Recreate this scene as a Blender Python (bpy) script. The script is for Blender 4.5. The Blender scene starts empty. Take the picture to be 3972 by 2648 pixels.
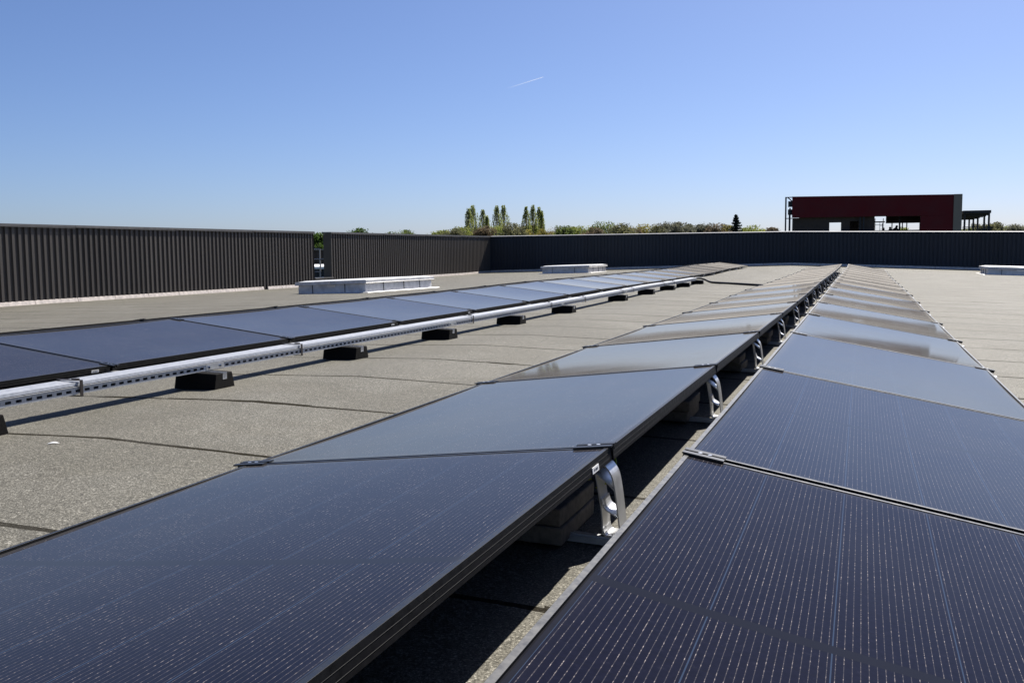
import bpy, bmesh, math, random
from mathutils import Vector, Matrix
random.seed(7)
scene = bpy.context.scene
COL = scene.collection

# ------------------------------------------------------------------ camera
F_PX, W_PX, H_PX = 3700.31, 3972.0, 2648.0
fw = Vector((-0.34251623, 0.93519339, -0.08997753))
rt = Vector((0.93924129, 0.34314215, -0.00890351))
up = Vector((-0.02254859, 0.08756021, 0.995904))
CAM = Vector((0.54586859, -2.19213782, 0.75070757))
cd = bpy.data.cameras.new("camera")
cam = bpy.data.objects.new("camera", cd); COL.objects.link(cam)
m = Matrix((rt, up, -fw)).transposed().to_4x4(); m.translation = CAM
cam.matrix_world = m
cd.sensor_width = 36.0; cd.lens = F_PX / W_PX * 36.0
cd.clip_start = 0.05; cd.clip_end = 20000
scene.camera = cam

# ------------------------------------------------------------------ light
SUN_DIR = Vector((0.22, 0.92, 1.0)).normalized()      # towards the sun
ELEV = math.asin(SUN_DIR.z); AZ = math.atan2(SUN_DIR.x, SUN_DIR.y)   # clockwise from +Y
world = bpy.data.worlds.new("World"); scene.world = world
world.use_nodes = True
wn = world.node_tree
bg = wn.nodes['Background']
sky = wn.nodes.new('ShaderNodeTexSky'); sky.sky_type = 'NISHITA'
sky.sun_disc = False; sky.sun_elevation = ELEV; sky.sun_rotation = AZ
sky.altitude = 100; sky.air_density = .80; sky.dust_density = .85; sky.ozone_density = 8.0
wb = wn.nodes.new('ShaderNodeVectorMath'); wb.operation = 'MULTIPLY'; wb.inputs[1].default_value = (1.03, .972, 1.04)     # camera white balance
wn.links.new(sky.outputs[0], wb.inputs[0]); wn.links.new(wb.outputs[0], bg.inputs[0]); bg.inputs[1].default_value = 0.06
sd = bpy.data.lights.new("sun", 'SUN'); sd.energy = 5.0; sd.angle = math.radians(0.5); sd.color = (1.0, 0.95, 0.87)
sun = bpy.data.objects.new("sun", sd); COL.objects.link(sun)
sun.rotation_euler = SUN_DIR.to_track_quat('Z', 'Y').to_euler()
vs = scene.view_settings
vs.view_transform = 'Standard'; vs.look = 'None'; vs.exposure = 0.85; vs.gamma = 1.0; vs.use_curve_mapping = False

# ------------------------------------------------------------------ helpers
def interp(x, xs, ys):
    if x <= xs[0]: return ys[0]
    for i in range(len(xs) - 1):
        if x <= xs[i + 1]:
            return ys[i] + (ys[i + 1] - ys[i]) * (x - xs[i]) / (xs[i + 1] - xs[i])
    return ys[-1]
XC = -1.95
def dz(Y):
    return interp(Y, [-10, 3, 7, 8.7, 10.5, 12.3, 15, 20, 24.5, 28, 33, 36, 60],
                  [0, 0, .005, .01, .022, .034, .033, .04, .058, .11, .125, .17, .2])
def cross(X):
    return .055 - .033 * X if X > XC else .055 - .033 * XC + .021 * (X - XC)
def roofz(X, Y): return cross(X) + dz(Y)

def tag(o, label=None, cat=None, group=None, kind=None):
    if label: o['label'] = label
    if cat: o['category'] = cat
    if group: o['group'] = group
    if kind: o['kind'] = kind
    return o
def empty(name, loc=(0, 0, 0), label=None, cat=None, group=None, rz=0):
    o = bpy.data.objects.new(name, None); COL.objects.link(o)
    o.location = loc; o.rotation_euler = (0, 0, rz); o.empty_display_size = .1
    return tag(o, label, cat, group)
def kids(o): return [c for c in COL.objects if c.parent == o]
def copy_tree(o, parent=None):
    ch = kids(o)
    c = o.copy(); COL.objects.link(c)
    if parent is not None: c.parent = parent
    for k in ch: copy_tree(k, c)
    return c

class MB:
    """collects shapes into one mesh"""
    def __init__(s): s.v = []; s.f = []; s.m = []
    def add(s, vs, fs, mi=0):
        b = len(s.v); s.v += [tuple(v) for v in vs]
        s.f += [tuple(b + i for i in f) for f in fs]; s.m += [mi] * len(fs)
    def box(s, x0, x1, y0, y1, z0, z1, mi=0, M=None):
        vs = [Vector(v) for v in ((x0,y0,z0),(x1,y0,z0),(x1,y1,z0),(x0,y1,z0),(x0,y0,z1),(x1,y0,z1),(x1,y1,z1),(x0,y1,z1))]
        if M is not None: vs = [M @ v for v in vs]
        s.add(vs, [(3,2,1,0),(4,5,6,7),(0,1,5,4),(1,2,6,5),(2,3,7,6),(3,0,4,7)], mi)
    def hexa(s, vs, mi=0):   # 8 corners, bottom ring then top ring
        s.add(vs, [(3,2,1,0),(4,5,6,7),(0,1,5,4),(1,2,6,5),(2,3,7,6),(3,0,4,7)], mi)
    def prism(s, prof, axis, a, b, mi=0, closed=True):
        """2D profile extruded along an axis"""
        def P(u, w, t): return {'x': (t, u, w), 'y': (u, t, w), 'z': (u, w, t)}[axis]
        n = len(prof)
        vs = [P(u, w, a) for u, w in prof] + [P(u, w, b) for u, w in prof]
        fs = [(i, (i + 1) % n, n + (i + 1) % n, n + i) for i in range(n if closed else n - 1)]
        if closed: fs += [tuple(reversed(range(n))), tuple(range(n, 2 * n))]
        s.add(vs, fs, mi)
    def tube(s, pts, r, n=8, mi=0, r2=None):
        pts = [Vector(p) for p in pts]; N = len(pts); rings = []
        for i, p in enumerate(pts):
            t = (pts[min(i + 1, N - 1)] - pts[max(i - 1, 0)]).normalized()
            a = t.cross(Vector((0, 0, 1)))
            if a.length < 1e-4: a = t.cross(Vector((1, 0, 0)))
            a.normalize(); b = t.cross(a)
            rr = r if r2 is None else r + (r2 - r) * i / (N - 1)
            rings.append([p + (a * math.cos(2 * math.pi * k / n) + b * math.sin(2 * math.pi * k / n)) * rr for k in range(n)])
        vs = [v for R in rings for v in R]
        fs = [(i * n + k, i * n + (k + 1) % n, (i + 1) * n + (k + 1) % n, (i + 1) * n + k) for i in range(N - 1) for k in range(n)]
        fs += [tuple(reversed(range(n))), tuple((N - 1) * n + k for k in range(n))]
        s.add(vs, fs, mi)
    def mesh(s, name, mats, smooth=False, fix=True):
        me = bpy.data.meshes.new(name); me.from_pydata(s.v, [], s.f)
        for mt in (mats if isinstance(mats, (list, tuple)) else [mats]): me.materials.append(mt)
        for p, mi in zip(me.polygons, s.m): p.material_index = mi; p.use_smooth = smooth
        if fix:
            bm = bmesh.new(); bm.from_mesh(me); bmesh.ops.recalc_face_normals(bm, faces=bm.faces); bm.to_mesh(me); bm.free()
        me.update(); return me
    def build(s, name, mats, parent=None, smooth=False, fix=True):
        o = bpy.data.objects.new(name, s.mesh(name, mats, smooth, fix)); COL.objects.link(o)
        if parent is not None: o.parent = parent
        return o
def bevel(o, w, seg=2):
    b = o.modifiers.new('bevel', 'BEVEL'); b.width = w; b.segments = seg; b.limit_method = 'ANGLE'; b.angle_limit = math.radians(40)
    return o

# ------------------------------------------------------------------ materials
def new_mat(name):
    mt = bpy.data.materials.new(name); mt.use_nodes = True
    nt = mt.node_tree; bs = nt.nodes['Principled BSDF']
    return mt, nt, bs
class N:
    """tiny node-graph helper"""
    def __init__(s, nt): s.nt = nt
    def n(s, t, **kw):
        x = s.nt.nodes.new(t)
        for k, v in kw.items(): setattr(x, k, v)
        return x
    def link(s, a, b): s.nt.links.new(a, b)
    def val(s, a, sock):
        if isinstance(a, (int, float)): sock.default_value = a
        elif isinstance(a, tuple): sock.default_value = a
        else: s.link(a, sock)
    def math(s, op, a, b=0.0, c=None):
        x = s.n('ShaderNodeMath', operation=op); s.val(a, x.inputs[0]); s.val(b, x.inputs[1])
        if c is not None: s.val(c, x.inputs[2])
        return x.outputs[0]
    def mix(s, f, a, b):
        x = s.n('ShaderNodeMix', data_type='RGBA'); s.val(f, x.inputs[0]); s.val(a, x.inputs[6]); s.val(b, x.inputs[7])
        return x.outputs[2]
    def noise(s, vec, scale, detail=2.0, rough=.5):
        x = s.n('ShaderNodeTexNoise'); x.inputs['Scale'].default_value = scale
        x.inputs['Detail'].default_value = detail; x.inputs['Roughness'].default_value = rough
        if vec is not None: s.link(vec, x.inputs['Vector'])
        return x.outputs[0]
    def ramp(s, f, stops, mode='LINEAR'):
        x = s.n('ShaderNodeValToRGB'); x.color_ramp.interpolation = mode
        e = x.color_ramp.elements
        while len(e) < len(stops): e.new(.5)
        for i, (p, c) in enumerate(stops):
            e[i].position = p; e[i].color = (c if len(c) == 4 else (*c, 1))
        s.link(f, x.inputs[0]); return x.outputs[0]
    def obj(s): return s.n('ShaderNodeTexCoord').outputs['Object']
    def sep(s, v):
        x = s.n('ShaderNodeSeparateXYZ'); s.link(v, x.inputs[0]); return x.outputs
    def bump(s, h, strength, dist, bs):
        x = s.n('ShaderNodeBump'); x.inputs['Strength'].default_value = strength; x.inputs['Distance'].default_value = dist
        s.link(h, x.inputs['Height']); s.link(x.outputs[0], bs.inputs['Normal']); return x
def simple(name, col, rough=.6, metal=0.0, spec=.5, noise=None, nscale=20, bump=None):
    mt, nt, bs = new_mat(name); g = N(nt)
    bs.inputs['Base Color'].default_value = (*col, 1); bs.inputs['Roughness'].default_value = rough
    bs.inputs['Metallic'].default_value = metal; bs.inputs['Specular IOR Level'].default_value = spec
    if noise:
        o = g.obj(); f = g.noise(o, nscale, 4, .6)
        c = g.ramp(f, [(.3, tuple(x * (1 - noise) for x in col)), (.7, tuple(min(1, x * (1 + noise)) for x in col))])
        g.link(c, bs.inputs['Base Color'])
        r = g.ramp(f, [(.3, (rough * .85,) * 3), (.7, (min(1, rough * 1.2),) * 3)]); g.link(r, bs.inputs['Roughness'])
        if bump: g.bump(f, .6, bump, bs)
    return mt

def mat_roof():
    mt, nt, bs = new_mat('mineral_felt'); g = N(nt)
    o = g.obj(); x, y, z = g.sep(o)
    grain = g.noise(o, 190, 3, .7); fine = g.noise(o, 420, 2, .6); big = g.noise(o, .9, 5, .6); mid = g.noise(o, 9, 4, .6)
    coarse = g.noise(o, 75, 2, .6)
    gr = g.math('ADD', g.math('ADD', g.math('MULTIPLY', grain, .55), g.math('MULTIPLY', fine, .30)), g.math('MULTIPLY', coarse, .15))
    c = g.ramp(gr, [(.38, (.020, .019, .015)), (.47, (.080, .077, .064)), (.55, (.144, .139, .120)), (.63, (.40, .39, .35))])
    tone = g.ramp(g.math('ADD', g.math('MULTIPLY', big, .65), g.math('MULTIPLY', mid, .35)), [(.35, (.92, .90, .86)), (.65, (1.22, 1.19, 1.14))])
    c = g.n('ShaderNodeMix', data_type='RGBA', blend_type='MULTIPLY'); c.inputs[0].default_value = 1
    rmp = [n for n in nt.nodes if n.bl_idname == 'ShaderNodeValToRGB']
    g.link(rmp[0].outputs[0], c.inputs[6]); g.link(rmp[1].outputs[0], c.inputs[7]); c = c.outputs[2]
    # felt laps: every 0.9 m along the roof, a wavering bitumen bead with the lap edge's shadow painted in
    wob = g.math('MULTIPLY', g.math('SUBTRACT', g.noise(o, 1.3, 3, .55), .5), .05)
    s = g.math('DIVIDE', g.math('ADD', g.math('SUBTRACT', y, .44), wob), .9)
    fr = g.math('FRACT', g.math('ADD', s, 100.0))
    d = g.math('MULTIPLY', g.math('MINIMUM', fr, g.math('SUBTRACT', 1.0, fr)), .9)
    wid = g.math('ADD', g.math('MULTIPLY', g.noise(o, 2.6, 4, .75), .018), .004)
    blob = g.math('GREATER_THAN', g.noise(o, 1.1, 2, .5), .62)
    wid = g.math('ADD', wid, g.math('MULTIPLY', blob, .012))
    ln = g.math('MULTIPLY', g.math('LESS_THAN', d, wid), g.ramp(g.noise(o, .8, 3, .6), [(.30, (.55,) * 3), (.50, (1,) * 3)]))
    c = g.mix(g.math('MULTIPLY', ln, .88), c, (.014, .012, .009, 1))
    pond = g.ramp(g.noise(o, .55, 5, .62), [(.46, (1, 1, 1)), (.50, (.86, .85, .82)), (.60, (.93, .92, .90)), (.62, (1, 1, 1))])      # dried puddle rings
    pm = g.n('ShaderNodeMix', data_type='RGBA', blend_type='MULTIPLY'); pm.inputs[0].default_value = .8; g.link(c, pm.inputs[6]); g.link(pond, pm.inputs[7]); c = pm.outputs[2]
    g.link(c, bs.inputs['Base Color'])
    bs.inputs['Roughness'].default_value = .75
    g.link(g.math('MULTIPLY', g.math('SUBTRACT', 1.0, ln), .24), bs.inputs['Specular IOR Level'])
    step = g.math('MULTIPLY', fr, .9)
    h = g.math('ADD', g.math('MULTIPLY', gr, .55), g.math('MULTIPLY', g.math('GREATER_THAN', .012, step), .0))
    g.bump(h, .75, .006, bs)
    return mt
M = {}
M['roof'] = mat_roof()

PW, PL, TH = 1.030, 1.722, .033           # panel width (down the slope), length (along the row), frame depth
def mat_cells():
    mt, nt, bs = new_mat('solar_glass'); g = N(nt)
    o = g.obj(); x, y, z = g.sep(o)
    CW = .1650
    u = g.math('DIVIDE', g.math('SUBTRACT', x, .020), CW)             # 6 columns of cells
    fu = g.math('FRACT', g.math('ADD', u, 10.0))
    inside = g.math('MULTIPLY', g.math('GREATER_THAN', x, .020), g.math('LESS_THAN', x, .020 + 6 * CW))
    ay = g.math('ABSOLUTE', y)
    iny = g.math('MULTIPLY', g.math('GREATER_THAN', ay, .013), g.math('LESS_THAN', ay, .838))
    inside = g.math('MULTIPLY', inside, iny)
    w16 = g.math('FRACT', g.math('MULTIPLY', fu, 16.0))
    dw = g.math('ABSOLUTE', g.math('SUBTRACT', w16, .5))
    edge = g.math('MULTIPLY', g.math('GREATER_THAN', fu, .012), g.math('LESS_THAN', fu, .988))
    wire = g.math('MULTIPLY', g.math('MULTIPLY', g.math('LESS_THAN', dw, .048), edge), inside)
    colgap = g.math('MULTIPLY', g.math('LESS_THAN', g.math('MINIMUM', fu, g.math('SUBTRACT', 1.0, fu)), .0060), inside)
    v = g.math('FRACT', g.math('DIVIDE', g.math('SUBTRACT', ay, .013), .0825))
    rowgap = g.math('MULTIPLY', g.math('LESS_THAN', v, .03), inside)
    # sparkle along the wires, painted as brighter flecks in their colour
    st = g.n('ShaderNodeVectorMath', operation='MULTIPLY'); g.link(o, st.inputs[0]); st.inputs[1].default_value = (1, .35, 1)
    sp = g.noise(st.outputs[0], 420, 2, .6); sp2 = g.noise(o, 14, 3, .6)
    spk = g.ramp(g.math('ADD', g.math('MULTIPLY', sp, .8), g.math('MULTIPLY', sp2, .2)), [(.42, (.030, .030, .037)), (.55, (.062, .056, .060)), (.68, (.33, .29, .27))])
    dust = g.noise(o, 90, 4, .7)
    oi = g.n('ShaderNodeObjectInfo'); off = g.n('ShaderNodeVectorMath', operation='ADD'); cx = g.n('ShaderNodeCombineXYZ')
    g.link(g.math('MULTIPLY', oi.outputs['Random'], 57.0), cx.inputs[0]); g.link(o, off.inputs[0]); g.link(cx.outputs[0], off.inputs[1])
    n1 = g.noise(off.outputs[0], 3.0, 4, .6); n2 = g.noise(off.outputs[0], 19.0, 3, .6)
    # each panel carries its own dust, a dirt line along its edges and a few dried droplets
    dx = g.math('MINIMUM', x, g.math('SUBTRACT', PW, x)); dy = g.math('SUBTRACT', PL / 2, ay); de = g.math('MINIMUM', dx, dy)
    dirt = g.math('MULTIPLY', g.ramp(de, [(.010, (1, 1, 1)), (.045, (0, 0, 0))]), n2)
    spot = g.n('ShaderNodeTexVoronoi'); spot.inputs['Scale'].default_value = 2.3; g.link(off.outputs[0], spot.inputs['Vector'])
    drop = g.math('LESS_THAN', spot.outputs['Distance'], g.math('MULTIPLY', g.math('SUBTRACT', n2, .50), .10))
    cloud = g.math('ADD', g.math('ADD', n1, g.math('MULTIPLY', oi.outputs['Random'], .25)), g.math('MULTIPLY', dirt, 2.2))
    cell = g.ramp(dust, [(.35, (.0018, .0022, .0085)), (.62, (.0034, .0038, .0125)), (.74, (.010, .010, .018))])
    c = g.mix(inside, (.006, .0065, .011, 1), cell)
    c = g.mix(g.math('MULTIPLY', rowgap, .5), c, (.004, .004, .007, 1))
    c = g.mix(wire, c, spk)
    c = g.mix(g.math('MULTIPLY', colgap, .8), c, (.030, .048, .085, 1))
    c = g.mix(g.math('MULTIPLY', drop, .55), c, (.20, .195, .18, 1))
    g.link(c, bs.inputs['Base Color'])
    rr = g.ramp(n1, [(.3, (.042,) * 3), (.7, (.078,) * 3)]); g.link(rr, bs.inputs['Roughness'])
    bs.inputs['IOR'].default_value = 1.125
    # a thin film of dust: the flatter the view along the glass, the more of it the eye looks through
    lw = g.n('ShaderNodeLayerWeight'); lw.inputs[0].default_value = .5
    cosv = g.math('MAXIMUM', g.math('SUBTRACT', 1.0, lw.outputs['Facing']), .01)
    film = g.math('SUBTRACT', 1.0, g.math('POWER', 2.71828, g.math('DIVIDE', g.math('MULTIPLY', g.math('ADD', .5, cloud), -.0024), g.math('POWER', cosv, 1.65))))
    df = g.n('ShaderNodeBsdfDiffuse'); df.inputs[0].default_value = (.375, .352, .315, 1)
    mx = g.n('ShaderNodeMixShader'); g.link(film, mx.inputs[0]); g.link(bs.outputs[0], mx.inputs[1]); g.link(df.outputs[0], mx.inputs[2])
    g.link(mx.outputs[0], nt.nodes['Material Output'].inputs[0])
    return mt
M['cells'] = mat_cells()
M['frame'] = simple('black_anodised', (.005, .005, .006), .55, 0, .14, .25, 60)
M['lip'] = simple('black_anodised_lit', (.010, .010, .011), .38, 0, .55, .25, 60)  # frame's top faces: sky shine put into a paler, glossier copy
M['clamp'] = simple('black_clamp', (.010, .010, .011), .38, 0, .5)
M['steel'] = simple('zinc_steel', (.62, .63, .65), .34, 1.0, .5, .12, 70)
M['alu'] = simple('mill_aluminium', (.60, .61, .63), .38, .75, .5, .10, 25)
M['galv'] = simple('galvanised_steel', (.40, .41, .43), .45, .35, .5, .14, 55)
M['rubber'] = simple('recycled_rubber', (.0075, .0065, .006), .95, 0, .15, .6, 260, .004)
M['concrete'] = simple('concrete', (.17, .155, .135), .95, 0, .2, .3, 45, .006)
def sheet_mat(name, col, rough, spec):
    mt, nt, bs = new_mat(name); g = N(nt); o = g.obj(); x, y, z = g.sep(o)
    wn_ = g.n('ShaderNodeTexWhiteNoise', noise_dimensions='1D')
    g.link(g.math('ADD', g.math('FLOOR', g.math('DIVIDE', x, 1.036)), g.math('MULTIPLY', g.math('FLOOR', g.math('DIVIDE', y, 1.036)), 7.0)), wn_.inputs['W'])
    st = g.n('ShaderNodeVectorMath', operation='MULTIPLY'); g.link(o, st.inputs[0]); st.inputs[1].default_value = (9, 9, .7)
    f = g.math('ADD', g.math('MULTIPLY', wn_.outputs[0], .45), g.math('MULTIPLY', g.noise(st.outputs[0], 1.0, 4, .6), .55))
    c = g.ramp(f, [(.2, tuple(v * .84 for v in col)), (.8, tuple(v * 1.16 for v in col))]); g.link(c, bs.inputs['Base Color'])
    bs.inputs['Roughness'].default_value = rough; bs.inputs['Specular IOR Level'].default_value = spec
    return mt
M['clad'] = sheet_mat('bronze_cladding', (.086, .076, .067), .5, .22)
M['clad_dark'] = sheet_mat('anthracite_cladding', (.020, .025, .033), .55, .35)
M['coping'] = simple('coping_metal', (.15, .14, .128), .40, .3, .5, .10, 6)
M['coping_lit'] = simple('grey_coping_lit', (.27, .27, .275), .5, .1, .5, .10, 6)  # top of the far coping only, paled to look sunlit
M['flash'] = simple('aluminium_flashing', (.52, .465, .42), .55, .15, .4, .22, 12, .004)
M['dark'] = simple('black_void', (.006, .006, .007), .9, 0, .1)
M['white'] = simple('white_paint', (.78, .78, .77), .5, 0, .4)
M['red'] = simple('red_render', (.090, .008, .012), .8, 0, .3, .12, .8)
M['grey'] = simple('taupe_panel', (.20, .18, .155), .8, 0, .3, .06, 2)
M['slab'] = simple('raw_concrete_block', (.055, .044, .040), .9, 0, .3, .25, 3)
M['black_cable'] = simple('black_cable', (.010, .010, .011), .5, 0, .4)
M['earth_wire'] = simple('green_yellow_wire', (.35, .40, .02), .5, 0, .4)
M['ground'] = simple('far_ground', (.09, .10, .055), .95, 0, .2, .4, .05)
M['skylid'] = simple('skylight_dome', (.74, .74, .72), .35, 0, .5, .06, 4)
M['curb'] = simple('curb_flashing', (.60, .59, .58), .48, .25, .5, .22, 7, .003)
M['bark'] = simple('bark', (.075, .060, .045), .95, 0, .2, .3, 3)
M['ink'] = simple('label_ink', (.10, .10, .11), .7, 0, .3)
M['cloth'] = simple('dark_work_clothes', (.020, .022, .030), .9, 0, .2)
M['skin'] = simple('skin', (.42, .25, .18), .6, 0, .4)

# ------------------------------------------------------------------ setting: ground and roof
mb = MB(); R = 9000
mb.add([(-R, -R, -7), (R, -R, -7), (R, R, -7), (-R, R, -7)], [(0, 1, 2, 3)])
tag(mb.build('ground', M['ground'], fix=False), kind='structure')

XW, YF = -14.40, 36.0        # inner faces of the left and the far parapet
XE, YN = 24.0, -14.0
xs = [XW - .26] + [XW + i * 1.0 for i in range(12)] + [-2.6, -2.4, -2.2, -2.05, XC, -1.85, -1.7, -1.5, -1.2, -.6, 0, .6, 1.2, 2, 3, 4, 6, 8, 12, 16, 20, XE]
ys = [YN, -8, -4, -2, 0, 2, 3, 5, 7, 8, 8.7, 9.6, 10.5, 11.4, 12.3, 13.5, 15, 17.5, 20, 22, 24.5, 26.2, 28, 30.5, 33, 34.5, YF + .26]
vsx = []; fsx = []
for y_ in ys:
    for x_ in xs: vsx.append((x_, y_, roofz(x_, y_)))
nx = len(xs)
for j in range(len(ys) - 1):
    for i in range(nx - 1):
        a = j * nx + i; fsx.append((a, a + 1, a + nx + 1, a + nx))
mb = MB(); mb.add(vsx, fsx)
# outer walls of the hall down to the ground
def skirt(seq):
    for p, q in zip(seq[:-1], seq[1:]):
        mb.add([(p[0], p[1], p[2]), (q[0], q[1], q[2]), (q[0], q[1], -7), (p[0], p[1], -7)], [(0, 1, 2, 3)], 1)
skirt([(x_, YN, roofz(x_, YN)) for x_ in xs]); skirt([(x_, ys[-1], roofz(x_, ys[-1])) for x_ in xs])
skirt([(xs[0], y_, roofz(xs[0], y_)) for y_ in ys]); skirt([(XE, y_, roofz(XE, y_)) for y_ in ys])
ro = mb.build('roof', [M['roof'], M['clad_dark']], fix=False)
for p in ro.data.polygons: p.use_smooth = p.material_index == 0
tag(ro, kind='structure')

# ------------------------------------------------------------------ parapet walls
def rib_profile(a0, a1, pitch, depth, crest, slope, base):
    """(along, out) polyline of trapezoidal sheet between a0 and a1"""
    pts = []; a = a0
    while a < a1 - 1e-6:
        for da, d in ((0, 0), (slope, depth), (slope + crest, depth), (2 * slope + crest, 0)):
            if a + da < a1: pts.append((a + da, base + d))
        a += pitch
    pts.append((a1, base)); return pts
def top_left(Y): return 1.42 + .0061 * (Y - 11.0)
def left_parapet(name, y0, y1, label, end_at=None, scup=None):
    e = empty(name, (XW, y0, roofz(XW, y0)), label, 'parapet wall')
    L = e.location
    # cladding: ribs face +X
    mb = MB(); pr = rib_profile(y0, y1, .148, .036, .058, .006, -.014)
    vs_, fs_ = [], []
    for (a, d) in pr:
        vs_ += [(XW + d - L.x - .022, a - L.y, roofz(XW, a) + .04 - L.z), (XW + d - L.x - .022, a - L.y, top_left(a) - .05 - L.z)]
    for i in range(len(pr) - 1): fs_.append((2 * i, 2 * i + 2, 2 * i + 3, 2 * i + 1))
    mb.add(vs_, fs_)
    mb.build('cladding', M['clad'], e, fix=False)
    # core with plain ends
    mb = MB()
    def zt(Y): return top_left(Y) - .052 - L.z
    b = -.3
    mb.hexa([(-.27, .003, b), (-.0385, .003, b), (-.0385, y1 - y0 - .003, b), (-.27, y1 - y0 - .003, b),
             (-.27, .003, zt(y0)), (-.0385, .003, zt(y0)), (-.0385, y1 - y0 - .003, zt(y1)), (-.27, y1 - y0 - .003, zt(y1))])
    mb.build('core', M['clad'], e)
    # coping
    mb = MB(); n = max(1, round((y1 - y0) / 3.0)); s_ = (y1 - y0 + .05) / n
    for i in range(n):
        ya, yb = y0 - .025 + i * s_, y0 - .025 + (i + 1) * s_ - .004
        za, zb = top_left(ya) - L.z, top_left(yb) - L.z; o_ = .0015 * (i % 2)
        mb.hexa([(-.30, ya - L.y, za - .048), (.024 + o_, ya - L.y, za - .048), (.024 + o_, yb - L.y, zb - .048), (-.30, yb - L.y, zb - .048),
                 (-.30, ya - L.y, za), (.024 + o_, ya - L.y, za + .004 - .006), (.024 + o_, yb - L.y, zb - .002), (-.30, yb - L.y, zb)])
        mb.box(.024, .031, ya - L.y, yb - L.y, za - .050, za - .041)
    mb.build('coping', M['coping'], e)
    # flashing strip in lengths of about a metre
    mb = MB(); a = y0 + .01
    while a < y1 - .1:
        b_ = min(a + 1.04 + random.uniform(-.03, .03), y1)
        za, zb = roofz(XW, a) - L.z, roofz(XW, b_) - L.z; t_ = random.uniform(0, .004)
        skip = scup and a < scup < b_
        segs = [(a, b_)] if not skip else [(a, scup - .09), (scup + .09, b_)]
        for sa, sb in segs:
            mb.hexa([(-.02, sa - L.y, za - .05), (.030 + t_, sa - L.y, za - .02), (.030 + t_, sb - .012 - L.y, zb - .02), (-.02, sb - .012 - L.y, zb - .05),
                     (-.02, sa - L.y, za + .078), (.004 + t_, sa - L.y, za + .072), (.004 + t_, sb - .012 - L.y, zb + .072), (-.02, sb - .012 - L.y, zb + .078)])
        a = b_
    mb.build('flashing', M['flash'], e)
    if scup:
        mb = MB(); z_ = roofz(XW, scup) - L.z
        mb.box(-.021, -.012, scup - .085 - L.y, scup + .085 - L.y, z_, z_ + .12)
        mb.build('drain_outlet', M['dark'], e)
    return e
left_parapet('parapet_wall', YN, 21.97, 'bronze ribbed metal parapet wall at the left with a black drain outlet at its foot', scup=19.52)
left_parapet('parapet_wall', 22.93, YF + .019, 'bronze ribbed metal parapet wall between the gap and the far corner, its end half in shade')

def far_top(X): return 1.57 if X < -2.1 else 1.57 - .0172 * (X + 2.1)
e = empty('parapet_wall', (XW, YF, roofz(XW, YF)), 'long dark shaded ribbed parapet wall across the far end of the roof', 'parapet wall'); L = e.location
mb = MB(); pr = rib_profile(XW - .06, XE, .142, .020, .085, .012, 0)
vs_, fs_ = [], []
for a, d in pr:
    vs_ += [(a - L.x, .02 - d, roofz(a, YF) + .05 - L.z), (a - L.x, .02 - d, far_top(a) - .055 - L.z)]
for i in range(len(pr) - 1): fs_.append((2 * i, 2 * i + 2, 2 * i + 3, 2 * i + 1))
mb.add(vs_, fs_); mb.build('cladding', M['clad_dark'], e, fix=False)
mb = MB()
for a, b_ in ((XW, -2.1), (-2.1, XE)):
    mb.hexa([(a - L.x, .0225, -.6), (b_ - L.x, .0225, -.6), (b_ - L.x, .26, -.6), (a - L.x, .26, -.6),
             (a - L.x, .0225, far_top(a) - .056 - L.z), (b_ - L.x, .0225, far_top(b_) - .056 - L.z), (b_ - L.x, .26, far_top(b_) - .056 - L.z), (a - L.x, .26, far_top(a) - .056 - L.z)])
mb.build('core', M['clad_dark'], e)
mb = MB(); a = XW - .02
while a < XE - .01:
    b_ = min(a + 3.02, XE)
    if a < -2.1 < b_: b_ = -2.1
    za, zb = far_top(a) - L.z, far_top(b_ - .004) - L.z
    c_ = b_ - .004
    mb.hexa([(a - L.x, -.03, za - .062), (c_ - L.x, -.03, zb - .062), (c_ - L.x, .30, zb - .062), (a - L.x, .30, za - .062),
             (a - L.x, -.03, za - .0225), (c_ - L.x, -.03, zb - .0225), (c_ - L.x, .30, zb - .0225), (a - L.x, .30, za - .0225)], 1)
    mb.hexa([(a - L.x, -.034, za - .022), (c_ - L.x, -.034, zb - .022), (c_ - L.x, .30, zb - .022), (a - L.x, .30, za - .022),
             (a - L.x, -.034, za - .018), (c_ - L.x, -.034, zb - .018), (c_ - L.x, .30, zb + .008), (a - L.x, .30, za + .008)])
    a = b_
mb.build('coping', [M['coping_lit'], M['clad_dark']], e)  # one coping in two tones: sunlit top and shaded front painted in
mb = MB(); a = XW + .03
while a < XE - .05:
    b_ = min(a + 1.03 + random.uniform(-.04, .04), XE); za, zb = roofz(a, YF) - L.z, roofz(b_ - .012, YF) - L.z; t_ = random.uniform(0, .006)
    mb.hexa([(a - L.x, -.04 - t_, za - .03), (b_ - .012 - L.x, -.04 - t_, zb - .03), (b_ - .012 - L.x, .015, zb - .05), (a - L.x, .015, za - .05),
             (a - L.x, -.006 - t_, za + .078), (b_ - .012 - L.x, -.006 - t_, zb + .078), (b_ - .012 - L.x, .015, zb + .084), (a - L.x, .015, za + .084)])
    a = b_
mb.build('flashing', M['flash'], e)

# low sill wall in the gap between the two left walls
e = empty('sill_wall', (XW, 22.45, roofz(XW, 22.45)), 'low coped sill closing the gap in the left parapet', 'parapet wall')
mb = MB(); mb.box(-.25, -.002, -.476, .476, -.3, .20); mb.build('wall', M['clad'], e)
mb = MB(); mb.box(-.29, .035, -.478, .53, .203, .235); mb.build('coping', M['coping'], e)

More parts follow.
